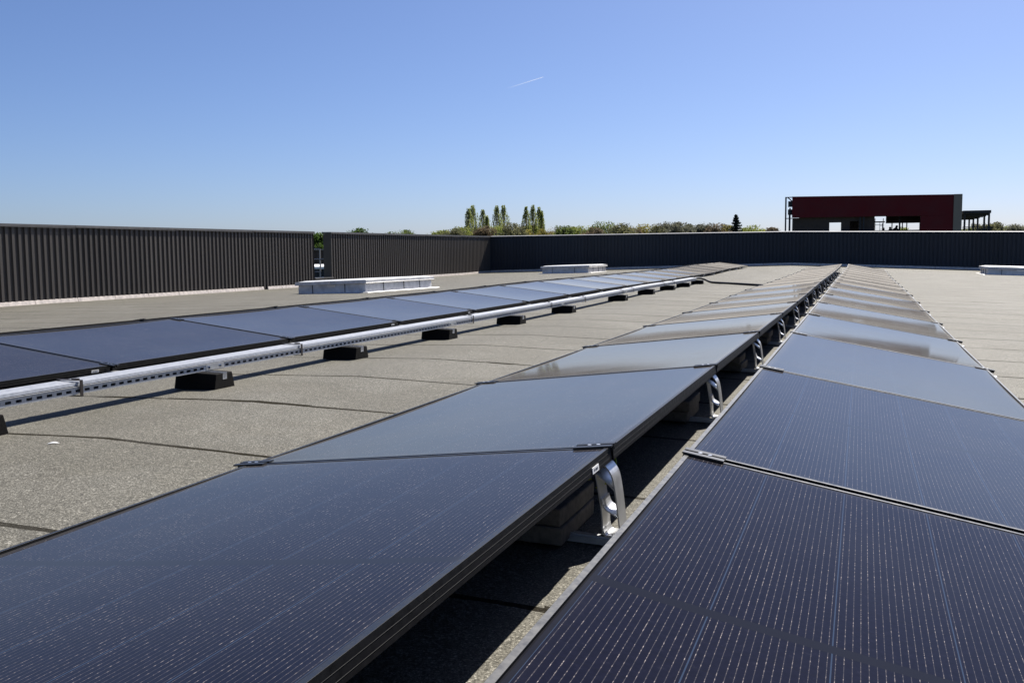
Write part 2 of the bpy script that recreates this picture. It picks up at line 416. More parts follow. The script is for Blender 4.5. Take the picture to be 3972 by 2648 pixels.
# ------------------------------------------------------------------ solar panels
SAG = .0085
def make_panel():
    root = empty('solar_panel')
    f = MB(); h = PL / 2; lip = .0105
    for x0, x1, y0, y1 in ((0, lip, -h, h), (PW - lip, PW, -h, h), (lip, PW - lip, -h, -h + lip), (lip, PW - lip, h - lip, h)):
        f.box(x0, x1, y0, y1, -TH, 0)
    # thin grooved lines along the outer sides
    for zz in (-.0125, -.0245):
        f.box(PW, PW + .0006, -h, h, zz, zz + .0009); f.box(-.0006, 0, -h, h, zz, zz + .0009)
    fr = f.build('frame', [M['frame'], M['lip']], root)
    for p in fr.data.polygons:
        if p.normal.z > .9 and abs(p.center.z) < 1e-4: p.material_index = 1  # top faces take the paler copy
    fr.data.update(); bevel(fr, .0008, 1)
    g_ = MB(); nx_, ny_ = 8, 24; vv = []; ff = []
    x0, x1 = lip, PW - lip; y0, y1 = -h + lip, h - lip
    for j in range(ny_ + 1):
        for i in range(nx_ + 1):
            u, v = i / nx_, j / ny_
            sx = 1 - (2 * u - 1) ** 4; sy = 1 - (2 * v - 1) ** 2
            vv.append((x0 + (x1 - x0) * u, y0 + (y1 - y0) * v, -.0012 - SAG * sy * (.55 + .45 * sx)))
    for j in range(ny_):
        for i in range(nx_):
            a = j * (nx_ + 1) + i; ff.append((a, a + 1, a + nx_ + 2, a + nx_ + 1))
    g_.add(vv, ff)
    g_.build('glass', M['cells'], root, smooth=True, fix=False)
    b = MB(); b.box(lip + .001, PW - lip - .001, -h + lip + .001, h - lip - .001, -.0185, -.0145)
    b.build('backsheet', M['dark'], root)
    return root
PROTO = make_panel()
first = [True]
PITCH = 1.742
def put_panel(hi_x, hi_z, slope, flip, yc):
    """hi edge at (hi_x, z); falls to +X (flip=False) or to -X (flip=True)"""
    o = PROTO if first[0] else copy_tree(PROTO)
    first[0] = False
    za, zb = dz(yc - PL / 2), dz(yc + PL / 2)
    yv = Vector((0, PL, zb - za)).normalized()
    ct, st = math.cos(slope), math.sin(slope)
    xv = Vector((-ct, 0, -st)) if flip else Vector((ct, 0, -st))
    if flip:                                   # keep right-handed: local x runs from the LOW edge up to the ridge
        xv = -xv
        org = Vector((hi_x - PW * ct, yc, hi_z - PW * st + (za + zb) / 2))
    else:
        org = Vector((hi_x, yc, hi_z + (za + zb) / 2))
    xv = (xv - yv * xv.dot(yv)).normalized(); zv = xv.cross(yv)
    mt = Matrix((xv, yv, zv)).transposed().to_4x4(); mt.translation = org
    jit = Matrix.Rotation(random.uniform(-.0016, .0016), 4, 'X') @ Matrix.Rotation(random.uniform(-.0012, .0012), 4, 'Y')
    o.matrix_world = mt @ jit
    return o
ORD = ['first', 'second', 'third', 'fourth', 'fifth', 'sixth', 'seventh', 'eighth', 'ninth', 'tenth', 'eleventh', 'twelfth', 'thirteenth',
       'fourteenth', 'fifteenth', 'sixteenth', 'seventeenth', 'eighteenth', 'nineteenth', 'twentieth']
# rows: name, hi_x, hi_z, slope, falls to -X, y of junction 0, first k, last k
ROWS = {
    'mid':   (-.004, .2975, .1105, True, -.010, -1, 15),
    'right': (.178, .2985, .1768, False, -.030, -1, 15),
    'left':  (-3.317 - PW * math.cos(.1223), .1705 + PW * math.sin(.1223), .1223, False, 1.947, -1, 17),
    'back':  (-3.317 - PW * math.cos(.1223) - .178, .1705 + PW * math.sin(.1223), .150, True, 1.83, -1, 17),
}
ROWTXT = {'mid': 'middle row', 'right': 'right-hand row', 'left': 'left row', 'back': 'row beyond the left row'}
PANELS = {}
for rn, (hx, hz, sl, fl, y0, k0, k1) in ROWS.items():
    n = k1 - k0 + 1
    for i, k in enumerate(range(k0, k1 + 1)):
        yc = y0 + k * PITCH + PITCH / 2
        o = put_panel(hx, hz, sl, fl, yc)
        if i == 0: lb = 'black solar panel nearest the camera in the ' + ROWTXT[rn]
        elif i == n - 1: lb = 'solar panel at the far end of the ' + ROWTXT[rn]
        else: lb = '%s solar panel from the near end of the %s' % (ORD[i], ROWTXT[rn])
        tag(o, lb, 'solar panel', 'solar panels in the ' + ROWTXT[rn])
        PANELS[rn, k] = o

# barcode stickers on some frames
def sticker(panel, ly, ridge):
    m_ = MB(); x = PW + .0030 if ridge else PW + .0030
    m_.box(x - .0017, x, ly - .026, ly + .026, -.0285, -.0145)
    s_ = m_.build('barcode_label', M['white'], panel)
    tag(s_, 'small white barcode sticker')
    m_ = MB(); a = ly - .018
    rs = random.Random(3)
    while a < ly + .018:
        w = rs.choice((.0008, .0014, .002)); m_.box(x, x + .0003, a, a + w, -.0250, -.0190); a += w + rs.choice((.0014, .0020, .0030))
    m_.build('barcode', M['ink'], s_)
sticker(PANELS['mid', -1], PL / 2 - .15, True)
for k in (0, 2, 3): sticker(PANELS['left', k - 1 + 0], PL / 2 - .11, True)

# ------------------------------------------------------------------ panel mounts (one per junction)
def make_mount(rn):
    """rail on the roof, ridge stand, eave foot and two clamps, built for the row's junction 0 in local coords (origin under the ridge)"""
    hx, hz, sl, fl, y0, k0, k1 = ROWS[rn]
    sg = -1 if fl else 1                     # down-slope direction
    ct, st = math.cos(sl), math.sin(sl)
    zr = roofz(hx, 3.0); lowx = PW * ct
    root = empty('panel_mount', (hx, y0, 0))
    def P(d, up_):                            # d down the slope from the ridge, up_ normal to it
        return (sg * (d * ct + up_ * st), hz - d * st + up_ * ct)
    def slab(mbx, d0, d1, y0_, y1_, u0, u1):
        q = [P(d0, u0), P(d1, u0), P(d1, u1), P(d0, u1)]
        if sg < 0: q = q[::-1]
        mbx.prism(q, 'y', y0_, y1_)
    # clamps
    for nm, d0, d1 in (('ridge_clamp', -.006, .088), ('eave_clamp', PW - .062, PW + .034)):
        c = MB()
        slab(c, d0, d1, -.026, -.0075, .0006, .0046); slab(c, d0, d1, .0075, .026, .0006, .0046)
        slab(c, d0, d1, -.0075, -.0050, -.012, .0042); slab(c, d0, d1, .0050, .0075, -.012, .0042)
        slab(c, d0, d1, -.0050, .0050, -.0125, -.0095)
        o = c.build(nm, M['clamp'], root)
        b = MB()
        dm = (d0 + d1) / 2
        for dd in (dm - .009, dm + .013):
            x_, z_ = P(dd, .0); b.tube([(x_, 0, z_ - .009), (x_, 0, z_ + .0055)], .0052, 6)
        b.build('bolt', M['steel'], o)
    # base rail across the slope, just above the felt
    r = MB(); slope = -.033 if hx > XC else .021
    def zrf(dx): return roofz(hx + sg * dx, 3.0)
    a, b_ = -.10, lowx + .03
    r.hexa([(sg * a, -.02, zrf(a) + .004), (sg * b_, -.02, zrf(b_) + .004), (sg * b_, .02, zrf(b_) + .004), (sg * a, .02, zrf(a) + .004),
            (sg * a, -.02, zrf(a) + .018), (sg * b_, -.02, zrf(b_) + .018), (sg * b_, .02, zrf(b_) + .018), (sg * a, .02, zrf(a) + .018)])
    r.hexa([(sg * a, -.012, zrf(a) + .0182), (sg * b_, -.012, zrf(b_) + .0182), (sg * b_, -.008, zrf(b_) + .0182), (sg * a, -.008, zrf(a) + .0182),
            (sg * a, -.012, zrf(a) + .023), (sg * b_, -.012, zrf(b_) + .023), (sg * b_, -.008, zrf(b_) + .023), (sg * a, -.008, zrf(a) + .023)])
    r.build('base_rail', M['alu'], root)
    # eave foot
    zt = hz - PW * st - TH - .002
    q = MB()
    q.box(sg * (lowx - .05), sg * (lowx + .045), -.030, .030, zt - .006, zt)
    q.box(sg * (lowx - .045), sg * (lowx + .010), -.022, .022, zrf(lowx) + .0185, zt - .006)
    q.build('eave_foot', M['alu'], root)
    # ridge stand: ladder-like extrusion, two legs with curved webs
    zb = zr + .022; t_ = .0028
    out = [(.026, zb), (.019, zb + .055), (.013, zb + .105), (.006, zb + .145), (-.004, zb + .163), (-.018, hz - TH - .010), (-.036, hz - TH - .006)]
    inn = [(-.018, zb + .006), (-.020, zb + .055), (-.026, zb + .095), (-.036, hz - TH - .034), (-.044, hz - TH - .010)]
    def smooth(pl, k=3):
        for _ in range(k):
            n_ = [pl[0]]
            for p0, p1 in zip(pl[:-1], pl[1:]):
                n_ += [(p0[0] * .75 + p1[0] * .25, p0[1] * .75 + p1[1] * .25), (p0[0] * .25 + p1[0] * .75, p0[1] * .25 + p1[1] * .75)]
            pl = n_ + [pl[-1]]
        return pl
    def ribbon(mbx, pl, th):
        pl = smooth(pl, 2); L_, R_ = [], []
        for i, p in enumerate(pl):
            a_, c_ = pl[max(i - 1, 0)], pl[min(i + 1, len(pl) - 1)]
            tx, tz = c_[0] - a_[0], c_[1] - a_[1]; n_ = math.hypot(tx, tz) or 1; nx_, nz_ = -tz / n_ * th / 2, tx / n_ * th / 2
            L_.append((-sg * (p[0] + nx_), p[1] + nz_)); R_.append((-sg * (p[0] - nx_), p[1] - nz_))
        mbx.prism(L_ + R_[::-1], 'y', -.012, .058)
    s_ = MB()
    ribbon(s_, out, .0036); ribbon(s_, inn, .0032)
    ribbon(s_, [(-.018, zb + .02), (-.014, zb + .004), (0, zb + .0025), (.014, zb + .004), (.024, zb + .02)], t_)              # U foot
    ribbon(s_, [(-.0215, zb + .092), (-.016, zb + .070), (.004, zb + .058), (.0175, zb + .050)], t_)                             # middle web
    ribbon(s_, [(-.034, hz - TH - .035), (-.020, hz - TH - .045), (-.002, hz - TH - .060), (.010, zb + .115)], t_)                # upper web
    s_.build('ridge_stand', M['alu'], root, smooth=False)
    return root
MOUNTS = {}
for rn, (hx, hz, sl, fl, y0, k0, k1) in ROWS.items():
    proto = make_mount(rn); n = k1 - k0
    for i, k in enumerate(range(k0 + 1, k1 + 1)):
        o = proto if i == 0 else copy_tree(proto)
        y = y0 + k * PITCH
        o.location = (hx, y, dz(y))
        lb = 'mount clamping the %s and %s panels of the %s' % (ORD[i], ORD[i + 1], ROWTXT[rn])
        tag(o, lb, 'panel mount', 'mounts under the ' + ROWTXT[rn])
        MOUNTS[rn, k] = o
# ballast slabs, two stacked beside each ridge stand
sm = MB(); sm.box(-.15, .15, -.15, .15, 0, .043)
slab0 = sm.build('paving_slab', M['concrete']); bevel(slab0, .004, 2)
cnt = 0
for k in range(0, 15):
    y = ROWS['mid'][4] + k * PITCH + .065
    for lv in (0, 1):
        o = slab0 if cnt == 0 else slab0.copy()
        if cnt: COL.objects.link(o)
        cnt += 1
        x = -.248 + random.uniform(-.008, .008); yy = y + random.uniform(-.012, .012)
        o.location = (x, yy, roofz(x, yy) + .010 + lv * .0445); o.rotation_euler = (0, .033, random.uniform(-.02, .02))
        tag(o, '%s concrete slab of the stack beside the %s ridge stand of the middle row' % (('lower', 'upper')[lv], ORD[k]), 'ballast slab', 'ballast slabs under the middle row')

# earth wires near the first stand
def wire(name, pts, r, mat, label, cat):
    w = MB()
    P_ = [Vector(p) for p in pts]; out_ = []
    for i in range(len(P_) - 1):
        p0, p1, p2, p3 = P_[max(i - 1, 0)], P_[i], P_[i + 1], P_[min(i + 2, len(P_) - 1)]
        for s in range(6):
            t = s / 6
            out_.append(.5 * ((2 * p1) + (p2 - p0) * t + (2 * p0 - 5 * p1 + 4 * p2 - p3) * t * t + (3 * p1 - p0 - 3 * p2 + p3) * t ** 3))
    out_.append(P_[-1]); w.tube(out_, r, 8)
    return tag(w.build(name, mat, smooth=True), label, cat)
wire('earth_wire', [(-.03, .10, .262), (-.016, .085, .235), (-.022, .05, .200), (-.05, .02, .185)], .0022, M['earth_wire'], 'green and yellow earth wire hanging in the gap behind the nearest ridge stand', 'wire')
wire('earth_wire', [(-.30, -.12, .205), (-.22, -.05, .185), (-.14, .0, .185), (-.07, .05, .20)], .0022, M['earth_wire'], 'green and yellow earth wire sagging over the nearest ballast slabs', 'wire')

# ------------------------------------------------------------------ cable tray on rubber blocks
TX0, TX1, TZ = -2.632, -2.520, .082
joints = [-1.2, 1.80, 4.80, 7.80, 10.80, 13.80, 16.85]
SECT = ['out of frame at the left edge', 'nearest', 'second', 'third', 'fourth', 'far end']
for i, (ya, yb) in enumerate(zip(joints[:-1], joints[1:])):
    e = empty('cable_tray', (TX0, ya, roofz(-2.57, ya)), ['galvanised slotted cable tray section entering at the left edge of the picture',
        'galvanised slotted cable tray section over the two nearest whole rubber blocks', 'third galvanised cable tray section from the left edge',
        'fourth galvanised cable tray section from the left edge', 'fifth galvanised cable tray section from the left edge',
        'last galvanised cable tray section where the black cable comes out'][i], 'cable tray', 'cable tray sections along the left row')
    L = e.location; Wt = TX1 - TX0
    segs = [ya + j * .25 for j in range(int((yb - ya) / .25) + 1)] + [yb]
    segs = sorted(set(round(s, 4) for s in segs))
    def zb(y): return roofz(-2.57, y) + TZ - L.z
    b = MB()
    # floor and back wall
    for sa, sb in zip(segs[:-1], segs[1:]):
        b.hexa([(.002, sa - ya, zb(sa)), (Wt - .002, sa - ya, zb(sa)), (Wt - .002, sb - ya, zb(sb)), (.002, sb - ya, zb(sb)),
                (.002, sa - ya, zb(sa) + .0016), (Wt - .002, sa - ya, zb(sa) + .0016), (Wt - .002, sb - ya, zb(sb) + .0016), (.002, sb - ya, zb(sb) + .0016)])
        b.hexa([(0, sa - ya, zb(sa)), (.0018, sa - ya, zb(sa)), (.0018, sb - ya, zb(sb)), (0, sb - ya, zb(sb)),
                (0, sa - ya, zb(sa) + .04), (.0018, sa - ya, zb(sa) + .04), (.0018, sb - ya, zb(sb) + .04), (0, sb - ya, zb(sb) + .04)])
    # slotted front wall: solid bands above and below a line of slots
    def band(y_a, y_b, z0, z1, x0=Wt - .0018, x1=Wt):
        b.hexa([(x0, y_a - ya, zb(y_a) + z0), (x1, y_a - ya, zb(y_a) + z0), (x1, y_b - ya, zb(y_b) + z0), (x0, y_b - ya, zb(y_b) + z0),
                (x0, y_a - ya, zb(y_a) + z1), (x1, y_a - ya, zb(y_a) + z1), (x1, y_b - ya, zb(y_b) + z1), (x0, y_b - ya, zb(y_b) + z1)])
    for sa, sb in zip(segs[:-1], segs[1:]):
        band(sa, sb, 0, .0095); band(sa, sb, .0205, .034)
        band(sa, sb, .0322, .034, Wt - .0018, Wt + .006)          # outward lip that catches the light
    s = ya + .012
    while s < yb:
        e_ = min(s + .022, yb); band(s, e_, .0095, .0205); s += .050      # webs between slots
    b.build('tray', M['galv'], e)
    l = MB()
    o_ = .0008 * (i % 2)
    for sa, sb in zip(segs[:-1], segs[1:]):
        sb2 = sb
        l.hexa([(-.003, sa - ya, zb(sa) + .0365), (Wt - .004 + o_, sa - ya, zb(sa) + .0365), (Wt - .004 + o_, sb2 - ya, zb(sb2) + .0365), (-.003, sb2 - ya, zb(sb2) + .0365),
                (-.003, sa - ya, zb(sa) + .0515 + o_), (Wt - .006 + o_, sa - ya, zb(sa) + .0495 + o_), (Wt - .006 + o_, sb2 - ya, zb(sb2) + .0495 + o_), (-.003, sb2 - ya, zb(sb2) + .0515 + o_)])
    l.build('lid', M['galv'], e)
# joint plates with bolts belong to the tray section that starts there
trays = [o for o in COL.objects if o.name.startswith('cable_tray')]
for o in trays[1:]:
    p_ = MB(); W_ = TX1 - TX0; z0 = TZ
    p_.box(W_ + .0002, W_ + .002, -.07, .07, z0 + .003, z0 + .031)
    j = p_.build('joint_plate', M['steel'], o)
    b = MB()
    for yy in (-.045, .045): b.tube([(W_ + .002, yy, z0 + .016), (W_ + .010, yy, z0 + .016)], .007, 6)
    b.build('bolt', M['steel'], j)
# steel straps around tray and lid
st = MB(); W_ = TX1 - TX0
st.box(W_ + .006, W_ + .0085, -.008, .008, -.010, .058); st.box(-.008, W_ + .0085, -.008, .008, .0555, .0585); st.box(-.0085, -.006, -.008, .008, -.010, .058)
st.box(-.008, W_ + .0085, -.008, .008, -.0105, -.008)
st.box(W_ - .034, W_ - .012, -.012, .012, .0586, .064)
s0 = st.build('cable_strap', simple('strap_steel', (.06, .05, .045), .5, .6))
SY = [.91, 2.59, 5.22, 7.39, 8.71, 10.6, 11.26, 13.55, 14.42]
STXT = ['nearest the left edge of the picture', 'second from the left edge', 'third from the left edge', 'fourth from the left edge', 'fifth from the left edge',
        'sixth from the left edge', 'third from the far end', 'second from the far end', 'nearest the far end']
for i, y in enumerate(SY):
    o = s0 if i == 0 else s0.copy()
    if i: COL.objects.link(o)
    o.location = (TX0, y, roofz(-2.57, y) + TZ)
    tag(o, 'dark metal strap around the cable tray, ' + STXT[i], 'strap', 'straps around the cable tray')
# rubber blocks
BY = [.27, 1.63, 3.02, 4.46, 6.08, 7.76, 10.25, 12.05, 13.75, 15.25, 16.85]
def make_block():
    root = empty('rubber_block')
    b = MB(); hx, hy, ht = .118, .085, .084
    # body: trapezoid in Y, slot along X cut in the top
    prof = [(-hy, 0), (-.030, 0), (-.022, .010), (.022, .010), (.030, 0), (hy, 0), (hy - .003, .014), (hy - .024, ht), (.020, ht), (.018, .052), (-.018, .052), (-.020, ht), (-(hy - .016), ht), (-(hy - .003), .014)]
    b.prism(prof, 'x', -hx, hx)
    o = b.build('body', M['rubber'], root)
    bevel(o, .003, 1)
    c = MB()
    c.box(-.135, hx + .001, -.0165, -.0140, .0525, ht + .002); c.box(-.135, hx + .001, .0140, .0165, .0525, ht + .002)
    c.box(-.135, hx + .001, -.0140, .0140, .0525, .055)
    c.build('strut', M['steel'], root)
    return root
b0 = make_block()
BT = ['cut off by the left edge of the picture', 'nearest whole one', 'second whole one', 'third whole one', 'fourth whole one', 'fifth whole one', 'sixth whole one', 'fourth from the far end', 'third from the far end', 'second from the far end', 'at the far end']
for i, y in enumerate(BY):
    o = b0 if i == 0 else copy_tree(b0)
    o.location = (-2.520, y + .085, roofz(-2.52, y + .085) - .002); o.rotation_euler = (0, .033, random.uniform(-.05, .05))
    tag(o, 'black rubber block under the cable tray, ' + BT[i], 'support block', 'rubber blocks under the cable tray')
# black cable from the tray's end across to the middle row
def rz(x, y, h): return (x, y, roofz(x, y) + h)
wire('power_cable', [rz(-2.57, 16.6, .105), rz(-2.54, 16.95, .12), rz(-2.45, 17.2, .10), rz(-2.28, 17.0, .040), rz(-2.1, 16.85, .024), rz(-1.6, 16.45, .022), rz(-1.1, 16.1, .022), rz(-.7, 15.8, .022)], .022, M['black_cable'],
     'thick black cable running from the cable tray end to the middle row', 'cable')

# scrap of white paper
p_ = MB()
p_.add([(-.03, -.010, .004), (-.005, .006, .012), (.012, -.002, .007), (.034, .012, .003), (.010, .016, .010), (-.012, .020, .004)], [(0, 2, 1), (1, 2, 4), (2, 3, 4), (0, 1, 5)])
o = p_.build('paper_scrap', M['white'], fix=False); o.location = (-2.06, .31, roofz(-2.06, .31)); o.rotation_euler = (0, 0, .4); o.scale = (.6, .6, .6)
sol = o.modifiers.new('thickness', 'SOLIDIFY'); sol.thickness = .001
tag(o, 'small torn scrap of white paper lying on the felt', 'paper scrap')

# ------------------------------------------------------------------ skylights
def skylight(cx, cy, wx, wy, h, rotz, label, tilt=.021):
    e = empty('skylight', (cx, cy, roofz(cx, cy)), label, 'skylight', rz=rotz); e.rotation_euler = (0, -tilt, rotz)
    a, b = wx / 2, wy / 2
    c = MB()
    c.hexa([(-a - .0, -b, -.08), (a, -b, -.08), (a, b, -.08), (-a, b, -.08), (-a + .01, -b + .01, h - .06), (a - .01, -b + .01, h - .06), (a - .01, b - .01, h - .06), (-a + .01, b - .01, h - .06)])
    c.build('curb', M['curb'], e)
    # folded flashing seams on the curb
    s = MB()
    for fx in (-.28, .20):
        s.box(fx * wx - .006, fx * wx + .006, -b - .004, -b + .006, -.02, h - .07)
    for fy in (-.25, .05, .3):
        s.box(a - .006, a + .004, fy * wy - .006, fy * wy + .006, -.02, h - .07); s.box(-a - .004, -a + .006, fy * wy - .006, fy * wy + .006, -.02, h - .07)
    s.build('seam', M['clad_dark'], e)
    fl = MB()
    o_ = .14
    fl.hexa([(-a - o_, -b - o_, -.01), (a + o_, -b - o_, -.01), (a + o_, b + o_, -.01), (-a - o_, b + o_, -.01), (-a - o_ + .03, -b - o_ + .03, .006), (a + o_ - .03, -b - o_ + .03, .006), (a + o_ - .03, b + o_ - .03, .006), (-a - o_ + .03, b + o_ - .03, .006)])
    fl.build('flashing', M['curb'], e)
    fr = MB(); A, B = a + .045, b + .045
    fr.box(-A, A, -B, B, h - .062, h)
    fr.box(-A - .006, A + .006, -B - .006, B + .006, h - .070, h - .058)
    f_ = fr.build('lid_frame', M['curb'], e); bevel(f_, .004, 1)
    gl = MB(); gl.hexa([(-A + .05, -B + .05, h + .0), (A - .05, -B + .05, h), (A - .05, B - .05, h), (-A + .05, B - .05, h), (-A + .16, -B + .16, h + .022), (A - .16, -B + .16, h + .022), (A - .16, B - .16, h + .022), (-A + .16, B - .16, h + .022)])
    gl.build('lid', M['skylid'], e)
    lk = MB(); lk.box(-.03, .03, -B - .022, -B - .0065, h - .05, h - .015); lk.box(-.09, .12, -b - .02, -b + .002, h - .115, h - .085)
    lk.build('latch', M['steel'], e)
    return e
skylight(-9.80, 16.75, 1.66, 2.95, .255, -.045, 'white framed skylight with a pale lid nearest the left parapet gap', .035)
skylight(-9.52, 32.2, 1.75, 2.5, .265, 0.0, 'white framed skylight in front of the far dark wall near the corner', .021)
skylight(5.00, 30.9, 1.75, 1.9, .24, .0, 'white framed skylight cut off by the right edge of the picture', -.033)

# ------------------------------------------------------------------ beyond the gap: roof ladder, warehouse, shed
def at(px, py, dist):
    """point at a horizontal distance from the camera in the direction of a pixel of the photograph"""
    d = fw + rt * ((px - W_PX / 2) / F_PX) - up * ((py - H_PX / 2) / F_PX)
    k = dist / math.hypot(d.x, d.y); return CAM + d * k
e = empty('roof_ladder', (-14.75, 22.6, -7), 'galvanised access ladder with guard rails rising behind the parapet gap', 'ladder')
mb = MB()
P0, P1 = at(1211, 900, 29.8), at(1239, 900, 29.8); yv = (P1 - P0); yv.z = 0; Lw = yv.length; yv.normalize()
base = Vector((P0.x, P0.y, 0)) - Vector((-14.75, 22.6, -7)); base.z = 0
def LP(t, z): v = base + yv * t; return (v.x, v.y, z + 7)
zt = at(1239, 965, 29.8).z
for t in (0, Lw): mb.tube([LP(t, -7), LP(t, zt)], .022, 6)
mb.build('stile', M['galv'], e)
mb = MB()
for py in (965, 1005):
    z_ = at(1239, py, 29.8).z; mb.tube([LP(-.6, z_), LP(Lw + (.0 if py == 965 else .5), z_)], .018, 6)
mb.build('guard_rail', M['galv'], e)
mb = MB(); z_ = -6.7
while z_ < at(1239, 1030, 29.8).z: mb.tube([LP(0, z_), LP(Lw, z_)], .014, 6); z_ += .28
mb.build('rung', M['galv'], e)

def block_building(name, px0, px1, pyt, dist, depth, wallm, roofm, label, pyb=None):
    A, B = at(px0, pyt, dist), at(px1, pyt, dist)
    ax = (B - A); ax.z = 0; wd = ax.length; ax.normalize(); ay = Vector((-ax.y, ax.x, 0))
    e_ = empty(name, (A.x, A.y, -7), label, 'building', rz=math.atan2(ax.y, ax.x)); h = A.z + 7
    w = MB(); pr_ = rib_profile(0, wd, .5, .06, .2, .04, 0); vs2, fs2 = [], []
    for a, d in pr_: vs2 += [(a, -d, 0), (a, -d, h - .12)]
    for i in range(len(pr_) - 1): fs2.append((2 * i, 2 * i + 2, 2 * i + 3, 2 * i + 1))
    w.add(vs2, fs2); w.box(0, wd, .005, depth, 0, h - .12)
    w.build('wall', wallm, e_, fix=False)
    r_ = MB(); r_.box(-.12, wd + .12, -.12, depth + .12, h - .118, h); r_.build('roof', roofm, e_)
    return e_
block_building('warehouse', 1100, 1300, 1036, 52, 18, M['clad_dark'], M['white'], 'dark clad warehouse with a bright white roof seen through the parapet gap')
block_building('shed', 1150, 1300, 966, 78, 10, M['slab'], M['coping'], 'brown shed behind the white roof, seen through the parapet gap')

# ------------------------------------------------------------------ the red building under construction
YB = 75.0
e = empty('unfinished_building', (0, YB, -7), 'dark red building shell with open window holes beyond the far wall', 'building')
def bx(mb_, x0, x1, y0, y1, z0, z1): mb_.box(x0, x1, y0, y1, z0 + 7, z1 + 7)
D = 9.0
mb = MB()
mb.hexa([(-4.60, 0, 3.44 + 7), (6.76, 0, 3.37 + 7), (6.76, .35, 3.37 + 7), (-4.60, .35, 3.44 + 7), (-4.60, 0, 5.05 + 7), (6.76, 0, 4.89 + 7), (6.76, .35, 4.89 + 7), (-4.60, .35, 5.05 + 7)])
bx(mb, 4.56, 6.76, 0, .35, -7, 3.369)
bx(mb, -4.60, 4.558, .0, .35, 1.0, 2.28)
mb.build('red_wall', M['red'], e)
mb = MB(); bx(mb, 6.765, 7.33, -.05, D, -7, 4.90); mb.build('end_wall', M['grey'], e)
mb = MB()   # block work set back behind the opening
for x0, x1, z0, z1 in ((-4.6, -1.86, 2.28, 3.42), (-1.86, -1.02, 3.02, 3.42), (-1.0, -.38, 2.28, 3.42), (-.38, .25, 3.10, 3.42), (.25, 1.35, 2.28, 3.42)):
    bx(mb, x0, x1, .38, .60, z0, z1)
# coursing lines stand a little proud
for i in range(6): bx(mb, -4.55, -1.9, .372, .385, 2.36 + i * .18, 2.362 + i * .18 + .02)
mb.build('block_wall', M['slab'], e)
def rx(x): return .546 + (x - .546) * (YB + D + 2.19) / (YB + 2.19)       # where the sight line past a front edge meets the rear wall
def rz_(z): return .75 + (z - .75) * (YB + D + 2.19) / (YB + 2.19)
mb = MB(); bx(mb, -4.6, 6.7, .4, D, 4.4, 4.6)
bx(mb, rx(2.17), 6.7, D - .3, D, rz_(2.87), 4.4); bx(mb, -4.6, rx(1.38), D - .3, D, rz_(3.0), 4.4)
bx(mb, -1.8, 4.56, .0, .5, 2.282, 2.36)
bx(mb, -4.6, rx(-1.86), D - .3, D, -7, rz_(3.0) - .003); bx(mb, rx(-1.0), rx(1.38), D - .3, D, -7, rz_(3.0) - .003)
bx(mb, -4.6, 6.7, .4, D, .75, .948)
mb.build('floor_slab', M['slab'], e)
mb = MB()
for x in (.36, .62): bx(mb, x - .04, x + .04, .1, .2, 2.28, 3.4)
for x in (3.20, ): bx(mb, x - .06, x + .06, 2.0, 2.1, 2.0, 4.4)
for x in (1.95, 2.60, 3.32, 3.62, 4.52): bx(mb, rx(x) - .04, rx(x) + .04, D - .25, D - .1, 1.0, rz_(2.9))
mb.build('post', M['clad_dark'], e)
mb = MB()   # open steel frame on the left end
for x, y in ((-5.08, .1), (-5.0, 3.0), (-4.78, .3)):
    bx(mb, x - .055, x + .055, y, y + .12, -7, 5.03 if y < .2 else 4.2)
bx(mb, -5.12, -4.6, .1, .2, 4.97, 5.04); bx(mb, -5.1, -4.6, .1, .2, 3.36, 3.42)
bx(mb, -4.95, -4.61, .6, 1.4, 3.7, 4.1)
M2 = Matrix.Translation((-4.8, 1.0, 4.86 + 7)) @ Matrix.Rotation(.75, 4, 'Y'); mb.box(-.28, .28, -.3, .3, -.04, .04, M=M2)
bx(mb, -4.92, -4.62, .3, .5, 4.28, 4.72)
mb.build('steel_frame', M['clad_dark'], e)
# terrace canopy on its right end
e = empty('terrace_canopy', (8.2, 79, -7), 'open terrace canopy on thin posts beside the red building', 'canopy')
def ctr(px, py, Y):
    d = fw + rt * ((px - W_PX / 2) / F_PX) - up * ((py - H_PX / 2) / F_PX); t = (Y - CAM.y) / d.y; return CAM + d * t
mb = MB()
q0, q1 = ctr(3736, 817, 76), ctr(3842, 815, 76); zb0 = ctr(3842, 826, 76).z
off = Vector((8.2, 79, -7))
mb.box(q0.x - off.x, q1.x - off.x + .05, -3.05, 11, zb0 - off.z, q1.z - off.z); mb.build('roof_slab', M['clad_dark'], e)
POSTS = ((3832, 76.2), (3814, 79.0), (3789, 83.0), (3772, 86.0), (3756, 89.5), (3738, 76.2))
for px, Y in POSTS:
    b_ = ctr(px, 960, Y); mb = MB(); mb.box(b_.x - off.x - .065, b_.x - off.x + .065, Y - off.y - .065, Y - off.y + .065, -.0, zb0 - off.z - .002); mb.build('post', M['clad_dark'], e)
mb = MB()
for py in (881, 889):
    a_, b_ = ctr(3734, py, 76.0), ctr(3848, py, 76.0); mb.box(a_.x - off.x, b_.x - off.x, -3.03, -2.98, a_.z - off.z - .03, a_.z - off.z + .02)
for i in range(8):
    x_ = q0.x - off.x + i * .25; mb.box(x_, x_ + .02, -3.02, -2.99, 9.0, ctr(3734, 881, 76).z - off.z)
mb.build('railing', M['clad_dark'], e)
mb = MB(); rs = random.Random(5)
for i in range(6):
    y_ = -2.5 + i * 2.0; mb.box(q0.x - off.x, q1.x - off.x, y_, y_ + .12, zb0 - off.z - .16, zb0 - off.z - .003)
mb.build('beam', M['clad_dark'], e)
